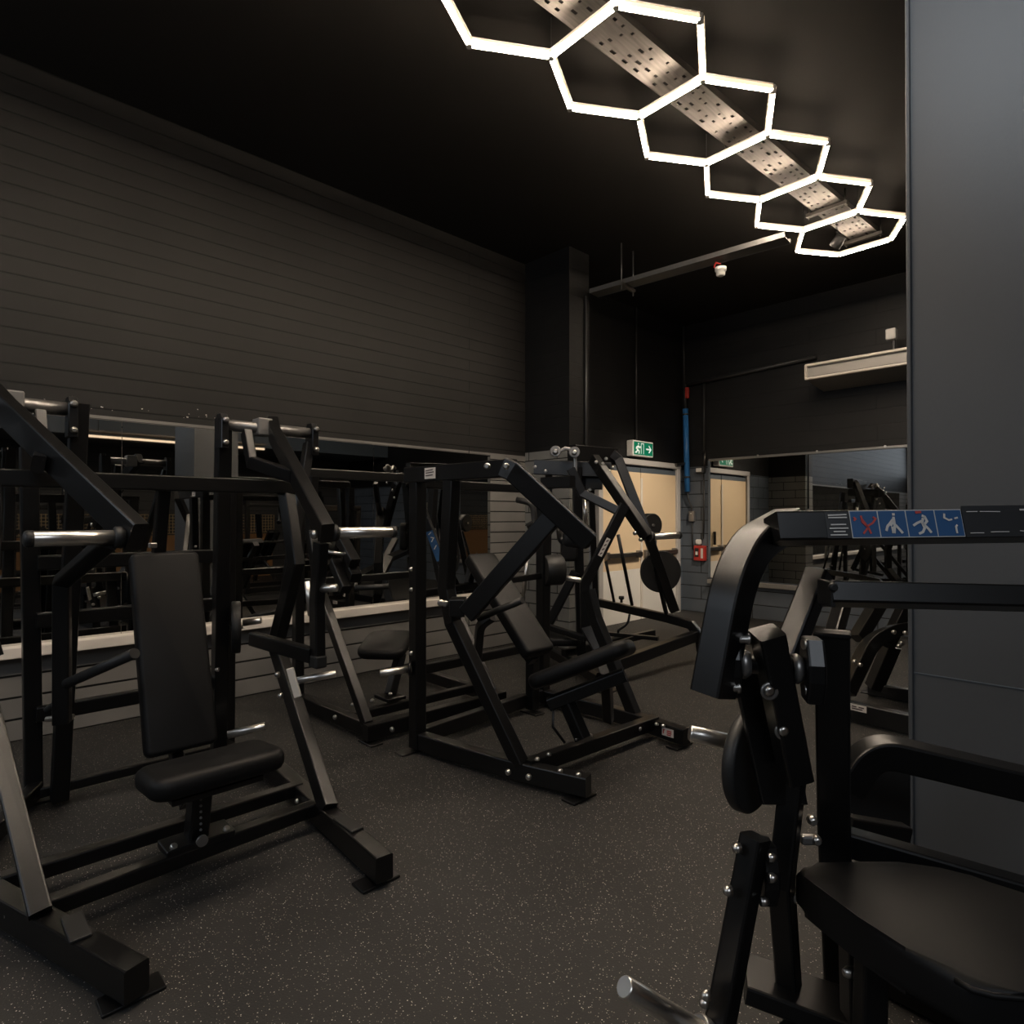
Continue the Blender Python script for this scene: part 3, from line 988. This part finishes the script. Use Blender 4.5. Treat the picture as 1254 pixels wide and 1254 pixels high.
# ================================================================== MACHINE B : between A and C against the mirror
B = thing('seated_row_machine', 'black machine by the mirror with a flat seat pad between its neighbours', 'gym machine', (-4, 2.7, 0))
T('base_rail', B, [(-4.55, 2.10, .075), (-3.50, 2.14, .075)], .07, .09)
T('front_crossbar', B, [(-3.50, 2.08, .075), (-3.46, 3.25, .075)], .07, .10)
T('base_crossbar', B, [(-3.80, 2.14, .09), (-3.78, 3.25, .09)], .06, .06)
T('base_rail', B, [(-4.55, 3.22, .075), (-3.50, 3.22, .075)], .07, .09)
T('front_upright', B, [(-3.56, 2.13, .11), (-4.20, 2.12, .93), (-4.34, 2.12, 1.35), (-4.30, 2.12, 1.75)], .06, .07, (1, 0, 0))
T('front_upright', B, [(-3.56, 3.22, .11), (-4.20, 3.22, .93), (-4.34, 3.22, 1.35), (-4.30, 3.22, 1.75)], .06, .07, (1, 0, 0))
T('rear_post', B, [(-4.50, 2.10, .03), (-4.50, 2.10, 1.75)], .07, .07, (1, 0, 0))
T('rear_post', B, [(-4.50, 3.22, .03), (-4.50, 3.22, 1.75)], .07, .07, (1, 0, 0))
T('top_crossbar', B, [(-4.40, 2.06, 1.78), (-4.40, 3.26, 1.78)], .07, .07)
T('rear_crossbar', B, [(-4.50, 2.1, .95), (-4.50, 3.22, .95)], .05, .06)
FOOT(B, (-3.50, 2.12, 0), (0, 1, 0), .16, .09)
FOOT(B, (-3.47, 3.2, 0), (0, 1, 0), .16, .09)
sc = at(473, 789, d=4.72)
PAD('seat_pad', B, sc, axes(V((.75, .66, 0)), V((-.66, .75, .22))), .36, .42, .075, .03, corner=.09)
T('seat_post', B, [sc + V((.12, .05, -.06)), at(478, 850, d=4.5)], .065, .07, (1, 0, 0))
MB().box(at(478, 853, d=4.5), .18, .16, .025, None, .004, 1).build('seat_bracket', M['steel'], B)
for (a, b) in (((418, 660), (434, 690)), ((410, 688), (424, 722)), ((426, 686), (436, 708))):
    T('lever_arm', B, [at(*a, d=4.5), at(*b, d=4.35)], .075, .075, (0, 0, 1), 'steel')
BAR('hand_grip', B, [at(434, 720, d=4.3), at(476, 718, d=4.35)], .02, 'rubber')
BAR('pull_bar', B, [at(398, 675, d=4.4), at(422, 679, d=4.4)], .013, 'chrome')
BOLTS(B, [at(411, 878, d=4.15), at(449, 890, d=4.0), at(481, 893, d=3.9)], (.2, -1, 0), .016, .018)
BOLTS(B, [at(432, 864, d=4.35), at(456, 859, d=4.3), at(478, 851, d=4.4)], (0, 0, 1), .016, .018)

# ================================================================== MACHINE E : tall machine in front of the door
E_ = thing('lat_pulldown_machine', 'tall black machine in front of the beige door with large round plate', 'gym machine', (-3.5, 4.9, 0))
nu = [at(765, 618, d=5.35), at(716, 715, d=5.4), at(717, 768, d=5.4), at(735, 800, d=5.3), at(744, 843, d=5.15)]
T('front_upright', E_, nu, .085, .10, FW)
FOOT(E_, nu[-1], (1, 0, 0), .18, .10)
# far side curved rail and the rest of the base
rl = [at(720, 735, d=7.0), at(818, 757, d=6.35), at(846, 765, d=6.2), at(857, 779, d=6.15), at(859, 797, d=6.15)]
rl = arc(rl, 3, .06, 4)
T('curved_rail', E_, rl, .07, .085, (0, 0, 1))
fc0, fc1 = at(745, 818, d=5.25), at(856, 777, d=6.2)
T('front_crossbar', E_, [fc0, fc1], .075, .10)
T('rear_crossbar', E_, [at(690, 800, d=5.9), at(800, 775, d=6.7)], .06, .07)
T('base_rail', E_, [at(744, 838, d=5.2), at(668, 795, d=6.3)], .07, .08)
T('rear_post', E_, [at(706, 572, d=5.75), at(712, 802, d=5.9)], .085, .085, FW)
T('rear_post', E_, [at(672, 575, d=6.1), at(668, 800, d=6.3)], .075, .075, FW)
T('rear_post', E_, [at(724, 600, d=6.3), at(731, 780, d=6.6)], .06, .07, FW)
T('top_beam', E_, [at(655, 572, d=5.9), at(748, 576, d=5.7)], .07, .14)
T('top_beam', E_, [at(700, 556, d=5.8), at(752, 560, d=6.3)], .10, .17)
T('top_beam', E_, [at(690, 590, d=5.9), at(738, 592, d=5.8)], .07, .12)
# pulley bracket on top
pl = at(690, 551, d=5.7)
for px_, py_ in ((680, 553), (703, 554)):
    MB().lathe(at(px_, py_, d=5.6), -FW, [(0, .045), (.012, .05), (.03, .05), (.04, .045)], 24).build('pulley', M['grey_metal'], E_)
    BOLT(E_, at(px_, py_, d=5.55), -FW, .025, .02)
T('pulley_bracket', E_, [at(678, 557, d=5.63), at(692, 549, d=5.63), at(706, 551, d=5.63)], .03, .03, (0, 0, 1), 'grey_metal')
T('pulley_bracket', E_, [at(704, 555, d=5.66), at(705, 577, d=5.66)], .03, .03, FW, 'grey_metal')
# arms
ar = [at(727, 562, d=5.7), at(736, 575, d=5.6), at(793, 658, d=5.35)]
T('lever_arm', E_, ar, .075, .10, (0, 0, 1))
T('link_arm', E_, [at(699, 574, d=5.4), at(713, 604, d=5.4), at(755, 625, d=5.35)], .05, .075, (0, 0, 1))
HORN(E_, at(799, 657, d=5.35), RT + FW * .35 + V((0, 0, .03)), .27, .03)
BOLTS(E_, [at(785, 661, d=5.3), at(778, 653, d=5.3)], -RT - FW, .018, .02)
far = [at(749, 556, d=6.2), at(757, 562, d=6.2), at(793, 655, d=6.05), at(826, 748, d=6.2)]
T('lever_arm', E_, far, .075, .09, (0, 0, 1))
T('rail_strut', E_, [at(803, 695, d=6.1), at(816, 752, d=6.3)], .03, .05, (0, 0, 1))
DISC(E_, at(809, 700, d=6.25), -FW + RT * .12, .21, .04)
DISC(E_, at(796, 643, d=6.4), -FW + RT * .5, .12, .10)
BAR('guide_rod', E_, [at(757, 655, d=6.4), at(774, 741, d=6.6)], .018, 'steel')
BAR('guide_rod', E_, [at(742, 688, d=6.6), at(752, 737, d=6.8)], .016, 'steel')
MB().lathe(at(761, 738, d=6.7), (0, 0, 1), [(0, .014), (.03, .014), (.04, .03), (.07, .028)], 14).build('adjust_knob', M['rubber'], E_)
for a, b, d_ in (((670, 650), (666, 682), 6.2), ((648, 672), (640, 735), 6.3), ((715, 610), (718, 648), 6.0)):
    BAR('guide_rod', E_, [at(*a, d=d_), at(*b, d=d_)], .02, 'chrome')
# low footrest of bent bars
T('foot_rest', E_, [at(733, 775, d=6.5), at(806, 782, d=6.2)], .05, .04)
BAR('foot_rest', E_, arc([at(771, 752, d=6.4), at(769, 764, d=6.4), at(757, 772, d=6.4), at(757, 776, d=6.4)], 1, .05), .012, 'steel')
T('foot_rest', E_, [at(745, 790, d=6.0), at(775, 781, d=6.2)], .04, .03)
# seat, brackets
T('knee_frame', E_, [at(705, 700, d=5.8), at(673, 762, d=5.9)], .06, .08, (0, 0, 1))
T('knee_frame', E_, [at(664, 765, d=5.8), at(717, 782, d=5.5)], .06, .05, (0, 0, 1))
PAD('knee_pad', E_, at(697, 665, d=5.75), axes(RT, V((0, 0, 1))), .16, .34, .10, .03)
PAD('seat_pad', E_, at(690, 782, d=5.8), axes(RT, FW), .30, .36, .08, .03)
sk = (nu[0] * .47 + nu[1] * .53)
axs = (nu[0] - nu[1]).normalized()
DECAL('sticker', E_, sk - FW * .05, RT - axs * RT.dot(axs), axs, .035, .17, 'label', .003)
STROKES('sticker_print', E_, sk - FW * .05, RT - axs * RT.dot(axs), axs, [[(-.008, -.07), (.006, -.05)], [(-.008, -.03), (.006, -.01)], [(-.008, .01), (.006, .03)], [(-.008, .05), (.006, .07)]], .009, 'ink_dark', .005)
BOLTS(E_, [at(x, y, d=5.6) for x, y in ((730, 566), (738, 568), (742, 562), (750, 573), (746, 577), (708, 588), (722, 600), (655, 572), (668, 577))], -FW, .017, .02)

# ================================================================== MACHINE F : behind the pillar
Fm = thing('leg_press_machine', 'black machine half hidden behind the grey pillar', 'gym machine', (-1, 5.2, 0))
T('base_rail', Fm, [(-1.58, 4.80, .08), (.20, 4.62, .08)], .075, .13)
T('base_rail', Fm, [(-1.62, 5.60, .06), (.20, 5.55, .06)], .075, .10)
T('base_crossbar', Fm, [(-.55, 4.70, .08), (-.55, 5.58, .08)], .07, .08)
T('front_upright', Fm, [at(1070, 842, d=5.0), at(1092, 790, d=4.9)], .10, .11, FW)
FOOT(Fm, at(1068, 846, z=.01), (1, 0, 0), .2, .12)
T('bent_arm', Fm, arc(arc([at(1036, 848, d=4.45), at(1066, 786, d=4.6), at(1096, 771, d=4.7), at(1150, 768, d=4.8)], 2, .1), 1, .1), .09, .11, FW)
T('bent_arm', Fm, [at(1050, 782, d=4.9), at(1078, 735, d=5.0), at(1140, 715, d=5.2)], .09, .12, FW)
T('lever_arm', Fm, [at(1086, 790, d=4.8), at(1112, 736, d=4.9), at(1140, 690, d=5.0)], .08, .10, FW)
T('rear_post', Fm, [(-.50, 5.58, .05), (-.50, 5.62, 1.6)], .09, .09, (1, 0, 0))
T('rear_post', Fm, [(-.50, 4.72, .05), (-.50, 4.75, 1.6)], .09, .09, (1, 0, 0))
T('top_beam', Fm, [(-.50, 4.7, 1.6), (-.50, 5.66, 1.6)], .09, .09)
PAD('seat_pad', Fm, (-.85, 5.2, .50), axes((0, 1, 0), (-1, 0, .1)), .42, .45, .09, .03)
PAD('back_pad', Fm, (-.42, 5.2, .95), axes((0, 1, 0), (.35, 0, .9)), .36, .75, .09, .03)
DECAL('sticker', Fm, at(1051, 867, y=4.70), (1, -.1, 0), (0, 0, 1), .11, .045, 'label', .004)
STROKES('sticker_print', Fm, at(1051, 867, y=4.70), (1, -.1, 0), (0, 0, 1), [[(-.04, .006), (-.01, .006)], [(.005, .006), (.04, .006)], [(-.04, -.008), (.03, -.008)]], .008, 'ink_dark', .006)
BOLTS(Fm, [at(x, y, d=4.45) for x, y in ((1046, 810), (1053, 814), (1100, 791), (1094, 774), (1108, 775), (1103, 788))], -FW, .016, .02)

# ================================================================== MACHINE D : nearest machine, right
D = thing('seated_leg_machine', 'nearest black machine at right with sticker beam and wide seat pad', 'gym machine', (-.5, 1.7, 0))
TILT = (UP * .95 - FW * .0)
# curved yoke and its top beam
LEFTN = FW * .62 + RT * .78
yk = [at(873, 850, d=1.47), at(905, 676, d=1.49), at(965, 640, d=1.72)]
yk = arc(yk, 1, .15, 14)
T('curved_yoke', D, yk, .080, .080, LEFTN)
beam = [at(945, 648, d=1.53), at(1300, 643, d=1.53)]
T('yoke_beam', D, beam, .085, .072, UP + FW * .25, c=.005)
# second lever with its beam
T('lever_arm', D, [at(1003, 702, d=1.74), at(962, 806, d=1.66)], .062, .06, LEFTN)
T('link_beam', D, [at(1012, 727, d=1.60), at(1300, 734, d=1.56)], .075, .056, UP + FW * .35, c=.005)
MB().box(at(1012, 726, d=1.60), .012, .065, .075, axes(RT, UP), .003, 1).build('end_cap', M['rubber'], D)
MB().lathe(at(1019, 719, d=1.555), -FW, [(0, .011), (.008, .011), (.012, .007)], 16).build('cap_screw', M['rubber'], D)
# pivot shaft and bearings
sh0, sh1 = at(888, 812, d=1.52), at(1004, 818, d=1.47)
BAR('pivot_shaft', D, [sh0, sh1], .022, 'steel')
sha = (sh1 - sh0).normalized()
for pt_, nm in ((at(895, 812, d=1.50), 1), (at(995, 820, d=1.475), 2)):
    Rb = axes(sha.cross(V((0, 0, 1))), V((0, 0, 1)))
    prf = [(-.03, -.075), (.03, -.075), (.055, -.02), (.055, .02), (.03, .075), (-.03, .075), (-.055, .02), (-.055, -.02)]
    MB().prism(prf, -.02, .02, Rb, pt_, .006, 2).build('bearing_block', M['steel'], D)
    MB().lathe(pt_ + sha * (.02 if nm == 1 else -.045), sha, [(0, .034), (.012, .036), (.025, .026)], 24).build('bearing_collar', M['grey_metal'], D)
for x, y in ((900, 783), (888, 842)):
    MB().lathe(at(x, y, d=1.46), RT, [(0, .012), (.026, .010), (.028, .014), (.034, .014)], 14).build('bolt', M['bolt'], D)
for x, y in ((983, 789), (984, 845)):
    MB().lathe(at(x, y, d=1.46), RT, [(0, .012), (.026, .010)], 14).build('bolt', M['bolt'], D)
# centre post (capped tube leaning to the right) and gusset plates
T('centre_post', D, [at(939, 774, d=1.45), at(974, 950, d=1.53)], .062, .075, FW)
MB().prism([(0, 0), (.13, 0), (.19, -.34), (.075, -.34)], -.012, .012, axes(RT, UP), at(897, 822, d=1.60), .003, 1).build('gusset_plate', M['steel'], D)
BOLTS(D, [at(942, 846, d=1.434), at(959, 895, d=1.464)], -FW + RT * .1, .012, .008)
for x, y in ((942, 846), (959, 895)):
    MB().lathe(at(x, y, d=1.445 if x < 950 else 1.475), -FW, [(0, .021), (.004, .021), (.006, .018)], 24).build('washer', M['grey_metal'], D)
# main legs
T('main_leg', D, [at(974, 925, d=1.60), at(957, 1080, d=1.62), at(967, 1222, d=1.70)], .056, .056, FW * .75 + RT * .66)
T('main_leg', D, [at(1019, 776, d=1.60), at(1021, 1000, d=1.70), at(1028, 1200, d=1.80)], .082, .06, FW * .88 + RT * .47)
MB().box(at(1019, 776, d=1.60), .086, .075, .012, axes(RT * .88 - FW * .47, FW * .88 + RT * .47), .004, 1).build('post_cap', M['steel'], D)
T('rear_link', D, [at(1030, 745, d=1.95), at(1014, 800, d=1.85)], .03, .06, FW)
# lower lever with bearing
T('lower_lever', D, [at(925, 1024, d=1.50), at(878, 1275, d=1.46)], .055, .058, LEFTN)
MB().prism([(-.03, -.07), (.03, -.07), (.045, -.02), (.045, .02), (.03, .07), (-.03, .07), (-.045, .02), (-.045, -.02)], -.018, .018, axes(FW, UP), at(938, 1066, d=1.52), .005, 2).build('bearing_block', M['steel'], D)
BOLTS(D, [at(940, 1050, d=1.47), at(931, 1104, d=1.47), at(941, 1075, d=1.46)], RT, .011, .02)
BOLTS(D, [at(907, 1039, d=1.48), at(896, 1091, d=1.46), at(869, 1219, d=1.43), at(867, 1228, d=1.43)], -RT, .012, .02)
# base
T('base_crossbar', D, [at(912, 1196, d=1.72), at(1075, 1256, d=1.62)], .15, .05)
T('base_rail', D, [V((-.70, 1.72, .05)), V((.4, 1.55, .05))], .09, .09)
T('base_rail', D, [V((-.62, 2.15, .05)), V((.4, 2.1, .05))], .08, .08)
# horns and counterweight
HORN(D, at(896, 909, d=1.70), -RT + V((0, 0, .19)) + FW * .12, .115, .021, 'weight_horn', False)
DISC(D, at(919, 930, d=1.70), RT * .7 - FW * .714, .138, .036)
h0 = at(856, 1262, d=1.44)
HORN(D, h0, at(764, 1208, d=1.36) - h0, (at(764, 1208, d=1.36) - h0).length, .0225, 'weight_horn', False)
MB().lathe(h0, at(764, 1208, d=1.36) - h0, [(-.04, .034), (0, .034), (.004, .03)], 20).build('horn_collar', M['grey_metal'], D)
# seat: nose towards the frame, widening to the right
so_ = V((-.645, 1.735, .545))
sx = V((1, -.02, 0)).normalized()
outl = [(0.0, -.095), (.03, -.115), (.067, -.134), (.175, -.186), (.28, -.222), (.385, -.246), (.42, -.238), (.47, -.20), (.62, -.08), (.64, -.04), (.64, .07), (.60, .12), (.488, .18), (.418, .203), (.312, .219), (.245, .201), (.17, .135), (.098, .058), (.026, -.025), (.0, -.06)]
Rs = Matrix((sx, V((0, 0, 1)).cross(sx), V((0, 0, 1)))).transposed()
st = MB().prism(outl, -.10, 0, Rs, so_, .024, 5).build('seat_pad', M['vinyl'], D, True)
nearp = [so_ + Rs @ V((a, b, -.012)) for a, b in ((.37, -.238), (.40, -.244), (.43, -.232), (.47, -.198), (.60, -.095))]
MB().rod(nearp, .006, 8).build('seat_piping', M['vinyl'], D)
T('seat_post', D, [at(1048, 1105, d=1.58), at(1052, 1262, d=1.60)], .07, .06, FW)
T('seat_post', D, [at(1068, 1150, d=1.45), at(1064, 1300, d=1.45)], .06, .05, FW)
T('seat_frame', D, [so_ + V((.08, 0, -.125)), so_ + V((.7, .03, -.125))], .08, .05)
BOLTS(D, [at(982, 1100, d=1.62), at(1048, 1191, d=1.5)], -RT, .014, .03)
BOLTS(D, [at(993, 1003, d=1.62), at(998, 1027, d=1.62)], -FW, .013, .02)
MB().box(at(990, 1028, d=1.62), .04, .02, .025, axes(RT, FW), .006).build('pin_plate', M['grey_metal'], D)
# guard tubes behind the seat
gd = [at(1036, 965, d=1.85), at(1068, 916, d=1.85), at(1290, 968, d=1.75)]
T('guard_tube', D, arc(gd, 1, .07, 14), .07, .085, UP)
T('guard_tube', D, [at(1036, 1030, d=1.75), at(1290, 1104, d=1.6)], .06, .07, UP)
T('guard_tube', D, [at(1036, 1008, d=1.9), at(1108, 1020, d=1.95)], .05, .05, UP)
MB().box(at(1072, 985, d=2.15), .22, .05, .30, axes(RT, FW), .01).build('rear_shroud', M['rubber'], D)
# stickers on the beam
Rbm = (beam[1] - beam[0]).normalized()
nb = -(FW - UP * .25).normalized()
bu = Rbm
bv = nb.cross(Rbm).normalized()
bx = beam[0]


def bpt(px, py=646.5):
    p = at(px, py, d=1.53)
    s = (p - bx).dot(bu)
    return bx + bu * s + nb * .0425


SP = {}
SC = 1.53 / F_PX
def sticker(x0, x1, y0, y1, m, name, off=.001):
    c = bpt((x0 + x1) / 2) + bv * ((646.5 - (y0 + y1) / 2) * SC)
    SP[round((x0 + x1) * 5)] = DECAL(name, D, c, bu, bv, (x1 - x0) * SC, (y1 - y0) * SC, m, off)
    return c


def draw(x0, x1, polys, wd, m, name, cy=646.5):
    """polys in pixels around the panel centre"""
    c = bpt((x0 + x1) / 2)
    LAST[0] = SP[round((x0 + x1) * 5)]
    STROKES(name, D, c, bu, bv, [[((a) * SC, (-b) * SC) for a, b in q] for q in polys], wd * SC, m, .0042)


sticker(1001, 1029, 631, 663, 'label_dark', 'text_sticker')
draw(1001, 1029, [[(-11, -11), (11, -11.5)], [(-11, -8), (11, -8)], [(-9, .5), (9, .5)], [(-11, 5), (11, 5)], [(-7, 9), (7, 9)], [(-11, 13), (9, 13)]], 1.5, 'ink_white', 'sticker_print')
for i, (a, b) in enumerate(((1031, 1063), (1064.5, 1096.5), (1098, 1131), (1132.5, 1163))):
    sticker(a - .8, b + .8, 630, 663.5, 'ink_white', 'panel_border', .0006)
    sticker(a, b, 631, 662.5, 'label_blue', 'instruction_panel', .0016)
draw(1031, 1063, [[(-4, -10), (-3, -2), (3, 5), (5, 12)], [(3, 4), (-4, 12)], [(2, 3), (9, -1), (13, -6), (10, -8)], [(-13, -4), (-11, -6), (-13, -8)], [(-3, -5), (0, 0), (2, 4)]], 2.2, 'ink_red', 'exercise_drawing')
draw(1064.5, 1096.5, [[(0, -11), (3, -11)], [(1, -8), (1, 2), (-1, 12)], [(0, -5), (-8, 4), (-10, 9)], [(2, 2), (9, 12)], [(1, -4), (-4, 3)], [(-2, 4), (-2, 12)]], 2.8, 'ink_white', 'exercise_drawing')
draw(1098, 1131, [[(1, -9), (5, -7)], [(2, -6), (0, 0), (6, 7), (9, 12)], [(1, -3), (-6, 0), (-11, 3)], [(0, 0), (2, 6), (-1, 11), (-6, 13)], [(4, -8), (6, -2), (2, 2)]], 2.8, 'ink_white', 'exercise_drawing')
draw(1098, 1131, [[(-6, -13), (1, -13.5)]], 3, 'ink_red', 'exercise_drawing')
draw(1132.5, 1163, [[(-5, -11), (-6, -6), (-1, -3), (3, -4)], [(6, -5), (10, -6)], [(6, 13), (6, 5), (8, 3)]], 2.0, 'ink_white', 'exercise_drawing')
sticker(1165, 1250, 626, 664, 'label_dark', 'info_sticker', .0008)
draw(1165, 1250, [[(-38, -13), (-25, -13)], [(-22, -13), (2, -12.5)], [(-38, 13), (-22, 13)], [(-14, 12), (8, 12)], [(21, 11), (37, 13)]], .9, 'ink_white', 'sticker_print')
draw(1165, 1250, [[(26, -14.5), (40, -14.5)]], 2.0, 'ink_white', 'sticker_print')

# ================================================================== things across the room that only the mirrors show
wp = thing('wall_panel', 'warm plywood panel along the far wall seen only in the mirror', 'wall panel', (XR, 2, 0))
MB().box((XR - .02, 2, .52), .03, 9, 1.04).build('panel_board', M['wood'], wp)
wr = thing('wire_screen', 'tan wire mesh screen above the plywood in the mirror', 'screen', (XR - .05, 2, 1.1))
mb = MB()
for i in range(7):
    mb.box((XR - .04, 2, 1.08 + i * .07), .008, 9, .012)
for i in range(130):
    mb.box((XR - .04, -2.5 + i * .07, 1.29), .008, .012, .44)
mb.build('wire_grid', M['mesh'], wr)
pl_ = thing('linear_pendant', 'long warm strip light across the room seen in the left mirror', 'ceiling light', (3, 3.4, 2.95))
MB().tube([(3, 2.2, 2.90), (3, 5.4, 2.90)], .05, .04, None, .01).build('light_strip', M['opal'], pl_)
MB().tube([(3, 2.2, 2.99), (3, 5.4, 2.99)], .30, .03, None, .004).build('strip_housing', M['galv'], pl_)
for yy in (2.4, 5.2):
    MB().rod([(3, yy, 3.0), (3, yy, ZC)], .006, 8).build('suspension_rod', M['galv'], pl_)
bh = struct(MB().box((4.2, 3.2, 3.2), 1.9, 11, .5).build('ceiling_bulkhead', M['frame_top']))
wn = struct(thing('window_1', '', '', (-2.8, YF, 3.4)))  # high window out of view, added to go with the cool fill light
del wn['label'], wn['category']
for x in (-5.0, -2.8, -.6):
    MB().tube([(x, YF + .04, 2.6), (x, YF + .04, 4.2)], .06, .06, (1, 0, 0)).build('window_frame', M['frame_top'], wn)
for z in (2.6, 4.2):
    MB().tube([(-5.03, YF + .04, z), (-.57, YF + .04, z)], .06, .06).build('window_frame', M['frame_top'], wn)
MB().box((-2.8, YF + .02, 3.4), 4.4, .01, 1.6).build('window_pane', M['frame_top'], wn)
for o, dx, dy, lb in ((C, 4.6, 2.2, 'copy of the slanted pad machine across the room behind the pillar, mirror only'),):
    n_ = copy_tree(o)
    n_.location = o.location + V((dx, dy, 0))
    n_['label'] = 'black slanted-pad machine on the far side of the pillar'
n_ = copy_tree(A)
n_.location = A.location + V((6.2, .6, 0))
n_['label'] = 'black press machine across the room, out past the right edge'
bpy.context.view_layer.update()
